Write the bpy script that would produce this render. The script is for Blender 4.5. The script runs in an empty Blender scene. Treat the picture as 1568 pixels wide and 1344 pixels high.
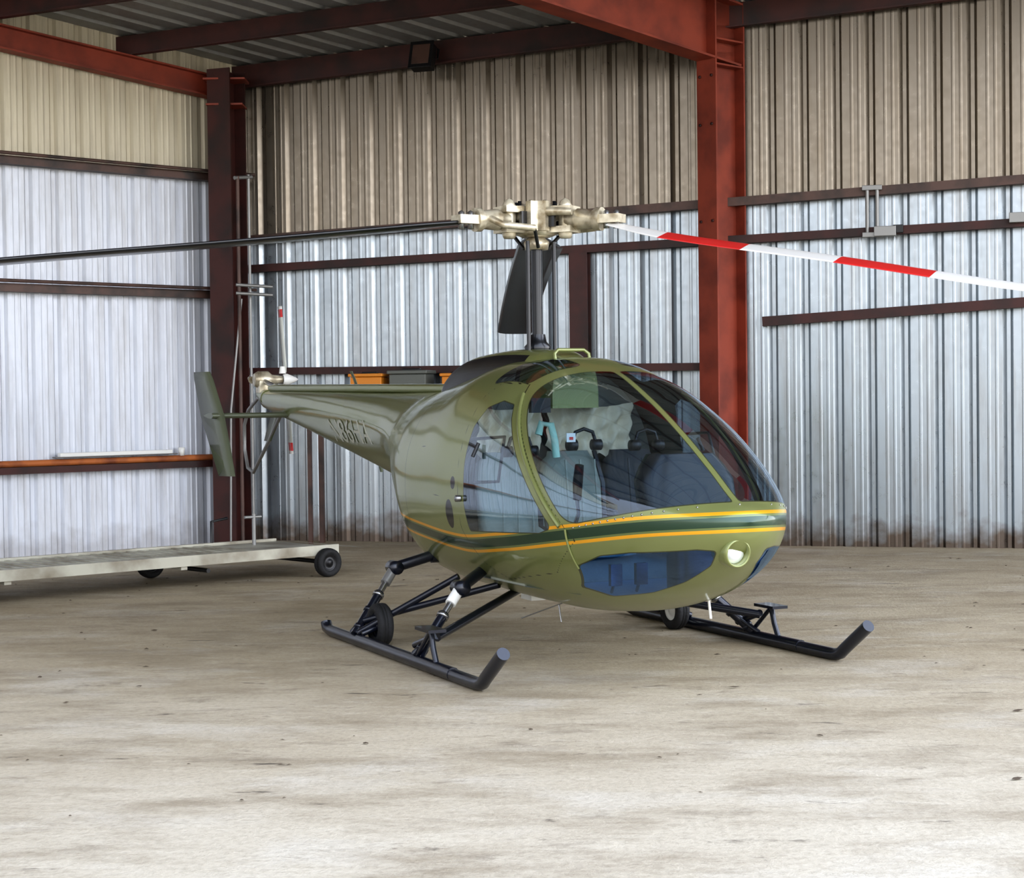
import bpy, math, random
import numpy as np
from mathutils import Vector, Matrix
random.seed(3)
D = bpy.data
scene = bpy.context.scene
COL = scene.collection

# ------------------------------------------------------------------ materials
def srgb(r, g, b):
    f = lambda c: (c/255/12.92) if c/255 <= .04045 else ((c/255+.055)/1.055)**2.4
    return (f(r), f(g), f(b), 1)

def mat(name, col, rough=.5, metal=0., coat=0., noise=None, bump=0., bscale=40, emis=None):
    m = D.materials.new(name); m.use_nodes = True
    nt = m.node_tree; b = nt.nodes['Principled BSDF']
    b.inputs['Base Color'].default_value = col
    b.inputs['Roughness'].default_value = rough
    b.inputs['Metallic'].default_value = metal
    b.inputs['Coat Weight'].default_value = coat
    b.inputs['Coat Roughness'].default_value = .05
    tc = nt.nodes.new('ShaderNodeTexCoord')
    if noise:
        col2, sc, lo, hi = noise
        n = nt.nodes.new('ShaderNodeTexNoise'); n.inputs['Scale'].default_value = sc
        n.inputs['Detail'].default_value = 6
        nt.links.new(tc.outputs['Object'], n.inputs['Vector'])
        r = nt.nodes.new('ShaderNodeMapRange'); r.inputs[1].default_value = lo; r.inputs[2].default_value = hi
        nt.links.new(n.outputs['Fac'], r.inputs[0])
        mx = nt.nodes.new('ShaderNodeMix'); mx.data_type = 'RGBA'
        nt.links.new(r.outputs[0], mx.inputs[0])
        mx.inputs[6].default_value = col; mx.inputs[7].default_value = col2
        nt.links.new(mx.outputs[2], b.inputs['Base Color'])
    if bump:
        n2 = nt.nodes.new('ShaderNodeTexNoise'); n2.inputs['Scale'].default_value = bscale
        nt.links.new(tc.outputs['Object'], n2.inputs['Vector'])
        bp = nt.nodes.new('ShaderNodeBump'); bp.inputs['Strength'].default_value = bump
        bp.inputs['Distance'].default_value = .02
        nt.links.new(n2.outputs['Fac'], bp.inputs['Height'])
        nt.links.new(bp.outputs[0], b.inputs['Normal'])
    return m

# ------------------------------------------------------------------ mesh builder
class MB:
    def __init__(s): s.v = []; s.f = []; s.m = []; s.sm = []; s.mats = []
    def mi(s, m):
        if m not in s.mats: s.mats.append(m)
        return s.mats.index(m)
    def add(s, vs, fs, m, smooth=False):
        o = len(s.v); s.v += [tuple(p) for p in vs]; k = s.mi(m)
        for f in fs:
            s.f.append([i+o for i in f]); s.m.append(k); s.sm.append(smooth)
    def tube(s, pts, r, m, seg=12, caps=True, squash=None):
        pts = [Vector(p) for p in pts]; n = len(pts)
        rs = r if isinstance(r, (list, tuple)) else [r]*n
        t0 = (pts[1]-pts[0]).normalized()
        up = Vector((0, 0, 1)) if abs(t0.z) < .9 else Vector((1, 0, 0))
        nx = t0.cross(up).normalized(); vs = []
        for i in range(n):
            t = (pts[min(i+1, n-1)]-pts[max(i-1, 0)]).normalized()
            nx = (nx - t*nx.dot(t)).normalized(); ny = t.cross(nx)
            for k in range(seg):
                a = 2*math.pi*k/seg
                vs.append(pts[i]+(nx*math.cos(a)+ny*math.sin(a)*(squash or 1))*rs[i])
        fs = []
        for i in range(n-1):
            for k in range(seg):
                k2 = (k+1) % seg
                fs.append([i*seg+k, i*seg+k2, (i+1)*seg+k2, (i+1)*seg+k])
        s.add(vs, fs, m, True)
        if caps:
            s.add(vs[:seg], [list(range(seg))[::-1]], m); s.add(vs[-seg:], [list(range(seg))], m)
    def box(s, c, size, m, R=None):
        R = R or Matrix.Identity(3); c = Vector(c); vs = []
        for x in (-.5, .5):
            for y in (-.5, .5):
                for z in (-.5, .5):
                    vs.append(c+R @ Vector((x*size[0], y*size[1], z*size[2])))
        s.add(vs, [[0, 1, 3, 2], [4, 6, 7, 5], [0, 4, 5, 1], [2, 3, 7, 6], [0, 2, 6, 4], [1, 5, 7, 3]], m)
    def beam(s, p0, p1, w, h, m, side):
        p0 = Vector(p0); p1 = Vector(p1); t = (p1-p0).normalized()
        sd = Vector(side); sd = (sd-t*sd.dot(t)).normalized(); u = t.cross(sd)
        vs = []
        for p in (p0, p1):
            for a, b in ((-1, -1), (1, -1), (1, 1), (-1, 1)):
                vs.append(p+sd*a*w/2+u*b*h/2)
        s.add(vs, [[3, 2, 1, 0], [4, 5, 6, 7], [0, 1, 5, 4], [1, 2, 6, 5], [2, 3, 7, 6], [3, 0, 4, 7]], m)
    def ibeam(s, p0, p1, fw, dep, m, depdir, th=.02):
        p0 = Vector(p0); p1 = Vector(p1); t = (p1-p0).normalized()
        dd = Vector(depdir); dd = (dd-t*dd.dot(t)).normalized()
        for sg in (-1, 1):
            o = dd*sg*(dep/2-th/2); s.beam(p0+o, p1+o, th, fw, m, dd)
        s.beam(p0, p1, dep-2*th, th*.7, m, dd)
    def lathe(s, prof, c, axis, m, seg=24):
        c = Vector(c); ax = Vector(axis).normalized()
        s.tube_prof([(c+ax*d, r) for d, r in prof], ax, m, seg)
    def tube_prof(s, pr, ax, m, seg):
        up = Vector((0, 0, 1)) if abs(ax.z) < .9 else Vector((1, 0, 0))
        nx = ax.cross(up).normalized(); ny = ax.cross(nx); vs = []
        for p, r in pr:
            for k in range(seg):
                a = 2*math.pi*k/seg
                vs.append(p+(nx*math.cos(a)+ny*math.sin(a))*max(r, 1e-4))
        fs = []
        for i in range(len(pr)-1):
            for k in range(seg):
                k2 = (k+1) % seg
                fs.append([i*seg+k, i*seg+k2, (i+1)*seg+k2, (i+1)*seg+k])
        s.add(vs, fs, m, True)
    def rings(s, rings, m, closed=True, caps=True, smooth=True):
        n = len(rings[0]); vs = [p for r in rings for p in r]; fs = []
        for i in range(len(rings)-1):
            for k in range(n if closed else n-1):
                k2 = (k+1) % n
                fs.append([i*n+k, i*n+k2, (i+1)*n+k2, (i+1)*n+k])
        s.add(vs, fs, m, smooth)
        if caps:
            s.add(rings[0], [list(range(n))[::-1]], m); s.add(rings[-1], [list(range(n))], m)
    def obj(s, name, parent=None, bevel=0):
        me = D.meshes.new(name); me.from_pydata([tuple(v) for v in s.v], [], s.f)
        for m in s.mats: me.materials.append(m)
        me.polygons.foreach_set('material_index', s.m)
        me.polygons.foreach_set('use_smooth', s.sm); me.update()
        o = D.objects.new(name, me); COL.objects.link(o)
        if parent: o.parent = parent
        if bevel:
            b = o.modifiers.new('bevel', 'BEVEL'); b.width = bevel; b.segments = 2; b.limit_method = 'ANGLE'
            b.angle_limit = math.radians(50)
        return o

def empty(name, loc=(0, 0, 0), rz=0):
    e = D.objects.new(name, None); COL.objects.link(e); e.location = loc; e.rotation_euler = (0, 0, rz)
    e.empty_display_size = .3
    return e

def smooth_interp(xs, ys):
    xs = np.array(xs, float); ys = np.array(ys, float); h = np.diff(xs); d = np.diff(ys)/h
    m = np.zeros_like(ys); m[0] = d[0]; m[-1] = d[-1]
    for i in range(1, len(xs)-1):
        if d[i-1]*d[i] > 0:
            w1 = 2*h[i]+h[i-1]; w2 = h[i]+2*h[i-1]
            m[i] = (w1+w2)/(w1/d[i-1]+w2/d[i])
    def f(x):
        x = np.clip(np.asarray(x, float), xs[0], xs[-1])
        i = np.clip(np.searchsorted(xs, x)-1, 0, len(h)-1)
        t = (x-xs[i])/h[i]
        return ((2*t**3-3*t**2+1)*ys[i]+(t**3-2*t**2+t)*h[i]*m[i]+(-2*t**3+3*t**2)*ys[i+1]+(t**3-t**2)*h[i]*m[i+1])
    return f

# ------------------------------------------------------------------ hangar frame
P0 = Vector((-3.04, 20.2, 0))
E1 = Vector((.9632, -.2689, 0)).normalized()     # along back wall (to the right)
E2 = Vector((-.746, -.666, 0)).normalized()      # along left wall (towards viewer)
NB = Vector((-.2689, -.9632, 0))                 # inward normal back wall
NL = Vector((.666, -.746, 0))                    # inward normal left wall
def B(d, z, off=0): return P0+E1*d+NB*off+Vector((0, 0, z))
def L(d, z, off=0): return P0+E2*d+NL*off+Vector((0, 0, z))
ROOF0 = 5.40; RS1 = .055; RS2 = .10
def roof_z(a, b): return ROOF0+RS1*a+RS2*b

def wall_mat(name, low, high, zsplit, slope, metal, rough, dirt=.5, splash=.75, dirtcol=(112, 98, 78)):
    m = D.materials.new(name); m.use_nodes = True; nt = m.node_tree; b = nt.nodes['Principled BSDF']
    N = nt.nodes.new; Lk = nt.links.new
    geo = N('ShaderNodeNewGeometry'); sep = N('ShaderNodeSeparateXYZ'); Lk(geo.outputs['Position'], sep.inputs[0])
    dt = N('ShaderNodeVectorMath'); dt.operation = 'DOT_PRODUCT'; Lk(geo.outputs['Position'], dt.inputs[0])
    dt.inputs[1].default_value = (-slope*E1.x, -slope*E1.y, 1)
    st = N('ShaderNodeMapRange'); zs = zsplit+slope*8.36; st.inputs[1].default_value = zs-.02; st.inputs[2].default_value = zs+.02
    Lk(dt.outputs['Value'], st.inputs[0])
    mx = N('ShaderNodeMix'); mx.data_type = 'RGBA'; mx.inputs[6].default_value = low; mx.inputs[7].default_value = high  # upper colour: weathered tan plus the dimmer light up there, painted in
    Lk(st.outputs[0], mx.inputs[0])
    mp = N('ShaderNodeMapping'); mp.inputs['Scale'].default_value = (5, 5, .5); Lk(geo.outputs['Position'], mp.inputs['Vector'])
    n = N('ShaderNodeTexNoise'); n.inputs['Scale'].default_value = 2; n.inputs['Detail'].default_value = 8; n.inputs['Roughness'].default_value = .65
    Lk(mp.outputs[0], n.inputs['Vector'])
    r = N('ShaderNodeMapRange'); r.inputs[1].default_value = .45; r.inputs[2].default_value = .75; r.inputs[4].default_value = dirt
    Lk(n.outputs['Fac'], r.inputs[0])
    m2 = N('ShaderNodeMix'); m2.data_type = 'RGBA'; Lk(r.outputs[0], m2.inputs[0]); Lk(mx.outputs[2], m2.inputs[6])
    m2.inputs[7].default_value = srgb(*dirtcol)
    n3 = N('ShaderNodeTexNoise'); n3.inputs['Scale'].default_value = 5; n3.inputs['Detail'].default_value = 5
    Lk(geo.outputs['Position'], n3.inputs['Vector'])
    ad = N('ShaderNodeMath'); ad.operation = 'MULTIPLY_ADD'; ad.inputs[1].default_value = -.6; Lk(n3.outputs['Fac'], ad.inputs[0]); Lk(sep.outputs['Z'], ad.inputs[2])
    r3 = N('ShaderNodeMapRange'); r3.inputs[1].default_value = -.24; r3.inputs[2].default_value = .0; r3.inputs[3].default_value = splash; r3.inputs[4].default_value = 0
    Lk(ad.outputs[0], r3.inputs[0])
    m3 = N('ShaderNodeMix'); m3.data_type = 'RGBA'; Lk(r3.outputs[0], m3.inputs[0]); Lk(m2.outputs[2], m3.inputs[6])
    m3.inputs[7].default_value = srgb(92, 74, 56)
    Lk(m3.outputs[2], b.inputs['Base Color'])
    b.inputs['Metallic'].default_value = metal; b.inputs['Roughness'].default_value = rough
    n4 = N('ShaderNodeTexNoise'); n4.inputs['Scale'].default_value = 14; n4.inputs['Detail'].default_value = 4
    Lk(geo.outputs['Position'], n4.inputs['Vector'])
    r4 = N('ShaderNodeMapRange'); r4.inputs[3].default_value = rough-.1; r4.inputs[4].default_value = rough+.12
    Lk(n4.outputs['Fac'], r4.inputs[0]); Lk(r4.outputs[0], b.inputs['Roughness'])
    return m

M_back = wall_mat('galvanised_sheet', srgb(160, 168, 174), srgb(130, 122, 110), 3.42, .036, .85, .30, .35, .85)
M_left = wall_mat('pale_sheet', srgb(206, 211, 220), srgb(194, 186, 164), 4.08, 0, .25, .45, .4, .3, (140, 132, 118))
M_roof = wall_mat('roof_sheet', srgb(140, 140, 138), srgb(140, 140, 138), 50, 0, .4, .4, .3)

PROF_B = [(0, 0), (.035, 0), (.045, .003), (.06, .003), (.07, 0), (.11, 0), (.12, .003), (.135, .003), (.145, 0), (.18, 0), (.225, -1), (.262, -1), (.288, 0), (.325, 0)]
PROF_L = [(0, 0), (.055, 0), (.065, .006), (.08, .006), (.09, 0), (.13, 0), (.14, .006), (.155, .006), (.165, 0), (.215, 0), (.245, -1), (.29, -1), (.32, 0)]
def corrugated(name, org, du, length, nrm, z0, zt, m, pitch, depth, prof):
    vs = []; fs = []; x = 0
    while x < length:
        for u, dd in prof:
            vs.append((x+u*pitch/.33, depth*dd if dd < 0 else dd))
        x += pitch
    V = []
    for u, dd in vs:
        p = org+du*u+nrm*dd
        V.append((p.x, p.y, z0)); V.append((p.x, p.y, zt(u)))
    for i in range(len(vs)-1):
        fs.append([2*i, 2*i+2, 2*i+3, 2*i+1])
    b = MB(); b.add(V, fs, m); return b.obj(name)

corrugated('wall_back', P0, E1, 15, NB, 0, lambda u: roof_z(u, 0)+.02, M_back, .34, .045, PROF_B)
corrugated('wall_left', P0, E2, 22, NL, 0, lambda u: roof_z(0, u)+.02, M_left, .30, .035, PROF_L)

# ceiling sheets: ribs run along E2
RL = 17.3
b = MB(); V = []; fs = []; x = -.3
prof = [(0, 0), (.20, 0), (.225, .04), (.28, .04), (.305, 0)]
pl = []
while x < 16:
    for u, dd in prof: pl.append((x+u, dd))
    x += .305
for u, dd in pl:
    for w in (-.3, RL):
        p = P0+E1*u+E2*w; V.append((p.x, p.y, roof_z(u, w)+dd))
for i in range(len(pl)-1): fs.append([2*i, 2*i+1, 2*i+3, 2*i+2])
b.add(V, fs, M_roof); b.obj('ceiling')

# floor
m = D.materials.new('dusty_concrete'); m.use_nodes = True; nt = m.node_tree; bs = nt.nodes['Principled BSDF']
N = nt.nodes.new; Lk = nt.links.new
geo = N('ShaderNodeNewGeometry')
def nz(scale, vecscale, rot, lo, hi, det=6, rough=.6, outhi=1, dist=0):
    mp = N('ShaderNodeMapping'); mp.inputs['Scale'].default_value = vecscale; mp.inputs['Rotation'].default_value = (0, 0, rot)
    Lk(geo.outputs['Position'], mp.inputs['Vector'])
    n = N('ShaderNodeTexNoise'); n.inputs['Scale'].default_value = scale; n.inputs['Detail'].default_value = det; n.inputs['Roughness'].default_value = rough
    n.inputs['Distortion'].default_value = dist
    Lk(mp.outputs[0], n.inputs['Vector'])
    r = N('ShaderNodeMapRange'); r.inputs[1].default_value = lo; r.inputs[2].default_value = hi; r.inputs[4].default_value = outhi
    Lk(n.outputs['Fac'], r.inputs[0]); return r.outputs[0], n.outputs['Fac']
def mix(fac, a, bcol):
    x = N('ShaderNodeMix'); x.data_type = 'RGBA'; Lk(fac, x.inputs[0])
    if isinstance(a, tuple): x.inputs[6].default_value = a
    else: Lk(a, x.inputs[6])
    x.inputs[7].default_value = bcol; return x.outputs[2]
f1, nf1 = nz(.5, (1, 1, 1), 0, .35, .65)
c = mix(f1, srgb(176, 163, 138), srgb(156, 142, 116))
f4, _ = nz(.9, (1, 1.5, 1), .1, .52, .75, 6, .65, .7)
c = mix(f4, c, srgb(198, 192, 180))
f6, _ = nz(4.5, (.8, 1.6, 1), .5, .52, .70, 8, .75, .5)
c = mix(f6, c, srgb(202, 192, 170))
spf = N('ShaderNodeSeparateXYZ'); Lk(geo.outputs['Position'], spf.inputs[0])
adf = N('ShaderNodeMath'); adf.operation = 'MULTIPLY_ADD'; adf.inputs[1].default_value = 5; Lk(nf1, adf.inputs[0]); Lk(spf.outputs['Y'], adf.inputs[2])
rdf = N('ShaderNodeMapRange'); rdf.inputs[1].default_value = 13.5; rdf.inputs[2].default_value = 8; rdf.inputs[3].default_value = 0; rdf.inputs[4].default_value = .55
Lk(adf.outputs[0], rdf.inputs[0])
c = mix(rdf.outputs[0], c, srgb(196, 189, 174))  # brighter foreground light painted into the floor colour towards the viewer
f2, _ = nz(1.3, (.8, 1.8, 1), .25, .47, .68, 9, .72, .75)
c = mix(f2, c, srgb(130, 117, 95))
f3, _ = nz(1.7, (.8, 2.0, 1), -.15, .57, .70, 9, .75, .6, .4)
c = mix(f3, c, srgb(98, 87, 72))
f7, _ = nz(2.3, (.8, 2.4, 1), .15, .64, .70, 7, .65, .8, .4)
c = mix(f7, c, srgb(66, 58, 49))
f8, _ = nz(7, (.9, 1.4, 1), .8, .66, .72, 6, .7, .6)
c = mix(f8, c, srgb(78, 68, 57))
f5, h5 = nz(30, (1, 1, 1), 0, .45, .75, 6, .7, .4)
c = mix(f5, c, srgb(112, 100, 83))
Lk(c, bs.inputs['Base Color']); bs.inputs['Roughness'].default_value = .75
bp = N('ShaderNodeBump'); bp.inputs['Strength'].default_value = .5; bp.inputs['Distance'].default_value = .02
Lk(h5, bp.inputs['Height']); Lk(bp.outputs[0], bs.inputs['Normal'])
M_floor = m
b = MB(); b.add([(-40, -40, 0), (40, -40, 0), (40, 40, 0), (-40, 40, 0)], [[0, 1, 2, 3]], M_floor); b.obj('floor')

# ------------------------------------------------------------------ steel
M_red = mat('red_oxide_steel', srgb(140, 62, 42), .55, 0, 0, (srgb(106, 44, 30), 3, .4, .7))
M_redd = mat('dark_red_steel', srgb(66, 29, 24), .55, 0, 0, (srgb(34, 20, 17), 3, .4, .7))
M_girt = mat('weathered_girt', srgb(88, 66, 58), .5, .1, 0, (srgb(46, 40, 37), 4, .4, .7))
M_pipe = mat('galvanised_pipe', srgb(140, 140, 138), .4, .5)
M_rust = mat('rusty_pipe', srgb(176, 104, 54), .6, 0, 0, (srgb(120, 66, 40), 5, .4, .7))
M_blk = mat('black_plastic', srgb(22, 22, 24), .4)
M_white = mat('white_paint', srgb(225, 225, 220), .4)

b = MB()
cc = Vector((-3.12, 19.62, 0))
b.ibeam(cc, cc+Vector((0, 0, 5.25)), .28, .36, M_redd, E2+Vector((.5, 0, 0)), .02)
b.box(cc+Vector((0, 0, .01)), (.42, .42, .02), M_redd)
b.box(cc+Vector((0, 0, 5.14)), (.46, .34, .02), M_red); b.box(cc+Vector((0, 0, 4.86)), (.40, .34, .02), M_red)
b.obj('corner_column')
b = MB()
c0 = P0+E1*5.67+E2*.26
zr = roof_z(5.6, 0)
b.ibeam(c0, c0+Vector((0, 0, zr)), .26, .46, M_red, E2, .022)
b.box(c0+Vector((0, 0, .012)), (.5, .5, .02), M_redd, Matrix.Rotation(math.atan2(E2.y, E2.x), 3, 'Z'))
r0 = P0+E1*5.67+E2*.05; r1 = P0+E1*5.67+E2*RL
dep = .66
b.ibeam(Vector((r0.x, r0.y, roof_z(5.6, 0)-dep/2-.02)), Vector((r1.x, r1.y, roof_z(5.6, RL)-dep/2-.02)), .26, dep, M_red, (0, 0, 1), .022)
for z in (5.02, 5.28):
    b.box((c0.x, c0.y, z), (.44, .25, .018), M_red, Matrix.Rotation(math.atan2(E2.y, E2.x), 3, 'Z'))
for z in (4.9, 4.4, 3.4):
    for s_ in (-.08, .08):
        q = c0+E2*.235+Vector((-E2.y, E2.x, 0))*s_; b.lathe([(0, .016), (.012, .016), (.012, .001)], (q.x, q.y, z), E2, M_redd, 6)
b.obj('steel_frame')
b = MB()
p0 = L(.3, 5.09, .12); p1 = L(21, 5.09+.093*20.7, .12)
b.ibeam(p0, p1, .16, .25, M_red, (0, 0, 1), .018); b.obj('rake_beam')
for k, w in enumerate((.12, 1.58, 3.2, 4.8, 6.4, 8.0, 9.6, 11.3, 12.9, 14.6, 16.6)):
    b = MB()
    a = P0+E1*(-.1 if w < .2 else -.2)+E2*w; c = P0+E1*15+E2*w
    h = .22 if k else .26
    q0 = Vector((a.x, a.y, roof_z(0, w)-.03-h/2)); q1 = Vector((c.x, c.y, roof_z(15, w)-.03-h/2))
    b.beam(q0, q1, h, .02, M_redd, (0, 0, 1))
    for sg in (-1, 1):
        o = Vector((0, 0, sg*(h/2-.01))); b.beam(q0+o-E2*.03*sg, q1+o-E2*.03*sg, .015, .07, M_redd, (0, 0, 1))
    b.obj('roof_purlin')

def girt(name, f, d0, z0, d1, z1, m, h=.09, dep=.14, off=.08):
    b = MB(); q0 = f(d0, z0, off); q1 = f(d1, z1, off); n = (NB if f is B else NL)
    for sg in (-1, 1):
        o = Vector((0, 0, sg*(h/2-.008))); b.beam(q0+o, q1+o, .012, dep, m, (0, 0, 1))
    b.beam(q0+n*dep/2, q1+n*dep/2, .012, h, m, n)
    return b.obj(name)
girt('wall_girt', B, .05, 3.42, 15, 3.42+.036*15, M_girt, .09)
girt('wall_girt', B, .05, 3.09, 15, 3.09+.024*15, M_redd, .085)
girt('wall_girt', B, 5.93, 2.36, 15, 2.36+.05*9.15, M_redd, .10)
girt('wall_girt', B, .05, 1.93, 5.3, 1.90, M_redd, .08)
girt('wall_girt', L, .35, 4.10, 21, 4.08, M_girt, .085)
girt('wall_girt', L, .35, 2.79, 21, 2.78, M_girt, .085)
girt('wall_girt', L, .35, .90, 21, .91, M_redd, .07)
b = MB(); q = B(3.97, 0, .12); b.ibeam(q, q+Vector((0, 0, 3.14)), .2, .18, M_redd, NB, .015); b.obj('wall_post')
b = MB(); b.tube([L(.4, .97, .1), L(21, .98, .1)], .035, M_rust); b.obj('wall_pipe')
b = MB()
for z in (4.17, 2.87): b.tube([L(.0, z-.02, .24), L(21, z, .24)], .018, M_girt)
b.obj('wall_conduit')
o = Vector((-2.93, 19.1, 0))
b = MB()
b.tube([o+Vector((0, 0, 0)), o+Vector((0, 0, 4.02))], .02, M_girt)
b.tube([o+Vector((.10, .12, 0)), o+Vector((.10, .12, 4.05))], .016, M_pipe)
for z in (2.85, 2.76): b.tube([o+Vector((-.03, -.03, z)), o+Vector((.35, .08, z-.02))], .018, M_pipe)
b.tube([o+Vector((-.03, -.03, 4.0)), o+Vector((.13, .15, 4.03))], .02, M_pipe)
b.tube([o+Vector((.02, .02, 2.7)), o+Vector((-.1, -.05, 1.5)), o+Vector((-.12, -.08, .02))], .012, M_pipe)
b.obj('standing_pipe')
b = MB(); b.beam(L(1.05, 1.045, .1), L(2.4, 1.045, .1), .07, .05, M_white, NL)
b.beam(L(1.0, 1.025, .1), L(2.45, 1.025, .1), .12, .012, M_pipe, NL); b.obj('fluorescent_tube_fixture', bevel=.006)
b = MB(); b.lathe([(0, .001), (0, .03), (.09, .038), (.09, .034), (.01, .026)], L(.92, 1.0, .1), (0, 0, 1), M_white); b.obj('paper_cup')
b = MB(); fc = B(2.34, 5.28, .45)
Rf = Matrix.Rotation(math.radians(-20), 3, 'Z') @ Matrix.Rotation(math.radians(-18), 3, 'X')
b.box(fc, (.24, .12, .28), M_blk, Rf); b.box(fc+Rf @ Vector((0, -.07, 0)), (.27, .02, .31), M_blk, Rf)
b.box(fc+Rf @ Vector((0, -.082, 0)), (.2, .006, .23), M_girt, Rf)
b.tube([fc+Vector((.15, .0, -.02)), fc+Vector((.16, .1, .1)), fc+Vector((0.1, .22, .15))], .012, M_blk)
for i in range(5): b.box(fc+Rf @ Vector((-.09+.045*i, .075, 0)), (.008, .04, .24), M_blk, Rf)
b.obj('floodlight', bevel=.006)
b = MB()
for dd in (7.02, 7.12): b.tube([B(dd, 3.20, .19), B(dd, 3.70, .19)], .02, M_pipe)
b.box(B(7.2, 3.25, .2), (.22, .1, .1), M_pipe, Matrix.Rotation(-.27, 3, 'Z')); b.box(B(7.33, 3.27, .2), (.1, .08, .08), M_blk, Matrix.Rotation(-.27, 3, 'Z'))
b.box(B(7.07, 3.70, .19), (.2, .05, .05), M_pipe, Matrix.Rotation(-.27, 3, 'Z')); b.box(B(7.07, 3.22, .19), (.2, .05, .05), M_pipe, Matrix.Rotation(-.27, 3, 'Z'))
b.box(B(8.5, 3.34, .19), (.16, .08, .1), M_pipe, Matrix.Rotation(-.27, 3, 'Z'))
b.obj('wall_conduit', bevel=.004)
M_or = mat('orange_plastic', srgb(205, 130, 40), .5); M_grey = mat('grey_plastic', srgb(95, 98, 92), .5)
b = MB(); b.beam(B(.9, 1.62, .4), B(3.6, 1.60, .4), .4, .03, M_girt, NB)
for d in (1.0, 2.3, 3.5): b.beam(B(d, 1.60, .22), B(d, 0, .22), .05, .05, M_girt, NB); b.beam(B(d, 1.60, .56), B(d, 0, .56), .04, .04, M_girt, NB)
b.obj('storage_shelf')
Rb = Matrix.Rotation(-.27, 3, 'Z')
for d, w, h, mm, nm in ((1.66, .36, .25, M_or, 'orange_crate'), (2.14, .42, .28, M_grey, 'grey_crate'), (2.66, .26, .24, M_or, 'orange_crate'), (3.0, .3, .3, M_blk, 'black_crate')):
    b = MB(); z0 = 1.64
    b.box(B(d, z0+h*.4, .4), (w, .3, h*.8), mm, Rb); b.box(B(d, z0+h*.88, .4), (w+.04, .34, h*.14), mm, Rb)
    b.box(B(d, z0+h*.98, .4), (w*.5, .06, h*.1), M_blk, Rb); b.obj(nm, bevel=.01)

# ------------------------------------------------------------------ flat trailer at left
M_alu = mat('trailer_aluminium', srgb(176, 174, 160), .5, .2, 0, (srgb(124, 116, 100), 3, .4, .7))
M_tyre = mat('tyre_rubber', srgb(24, 24, 25), .75, bump=.2, bscale=60)
def wheel(b, c, ax, r, w, hub):
    c = Vector(c); ax = Vector(ax).normalized()
    pr = [(-w*.35, r*.55), (-w*.5, r*.68), (-w*.5, r*.86), (-w*.36, r*.97), (-w*.15, r), (-w*.13, r*.97), (-w*.05, r*.97), (-w*.03, r), (w*.03, r), (w*.05, r*.97),
          (w*.13, r*.97), (w*.15, r), (w*.36, r*.97), (w*.5, r*.86), (w*.5, r*.68), (w*.35, r*.55)]
    b.lathe(pr, c, ax, M_tyre, 32)
    b.lathe([(-w*.36, .001), (-w*.36, r*.2), (-w*.2, r*.25), (-w*.25, r*.5), (-w*.38, r*.58), (w*.38, r*.58), (w*.25, r*.5), (w*.2, r*.25), (w*.45, r*.2), (w*.45, .001)], c, ax, hub, 24)
tr = empty('flat_trailer', (0, 0, 0))
S = Vector((-1.6, 16.0, 0)); W = -NL
b = MB(); z = .27
def T(a, w_, z_): return S+E2*a+W*w_+Vector((0, 0, z_))
b.beam(T(0, .5, z-.02), T(6.5, .5, z-.02), 1.0, .02, M_alu, W)
for w_ in (0, 1.0): b.beam(T(0, w_, z-.03), T(6.5, w_, z-.03), .05, .09, M_alu, W)
for i in range(50): b.beam(T(.8+i*.115, .05, z-.005), T(.8+i*.115, .95, z-.005), .03, .012, M_alu, E2)
for a in (.02, 1.6, 3.2, 4.8, 6.4): b.beam(T(a, 0, z-.07), T(a, 1, z-.07), .06, .07, M_alu, E2)
b.add([T(0, 0, z), T(0, 1, z), T(-.55, .75, .2), T(-.55, .3, .2)], [[0, 1, 2, 3]], M_alu)
b.obj('deck', tr)
b = MB()
for a, w_ in ((.15, -.06), (1.3, 1.08), (3.6, 1.08)):
    wheel(b, T(a, w_, .13), W, .13, .10, M_blk)
b.tube([T(.15, 0, .13), T(.15, .9, .13)], .02, M_blk); b.tube([T(1.3, 0.1, .13), T(1.3, 1.06, .13)], .02, M_blk); b.tube([T(3.6, 0.1, .13), T(3.6, 1.06, .13)], .02, M_blk)
b.obj('wheels', tr)
b = MB(); b.tube([T(.4, .75, .26), T(.4, .75, .55)], .018, M_pipe); b.tube([T(.32, .75, .52), T(.5, .75, .52)], .014, M_pipe)
b.tube([T(.7, 1.0, .2), T(.7, 1.0, .48), T(.5, 1.05, .5)], .014, M_blk)
b.obj('jack', tr)

# debris
M_deb = mat('dry_leaf', srgb(70, 58, 44), .8)
b = MB()
for i in range(170):
    x = random.uniform(-5, 5.5); y = random.uniform(6.5, 17); sc = random.uniform(.004, .013) if i > 20 else random.uniform(.012, .02)
    a = random.uniform(0, 6.28); V = []
    for k in range(6):
        an = a+k*math.pi/3; rr = sc*(1 if k % 3 else 1.9)
        V.append((x+rr*math.cos(an), y+rr*.6*math.sin(an), .004+random.uniform(0, sc*.35)))
    b.add(V+[(x, y, .006+sc*.4)], [[k, (k+1) % 6, 6] for k in range(6)], M_deb)
b.obj('leaf_debris')

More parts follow.
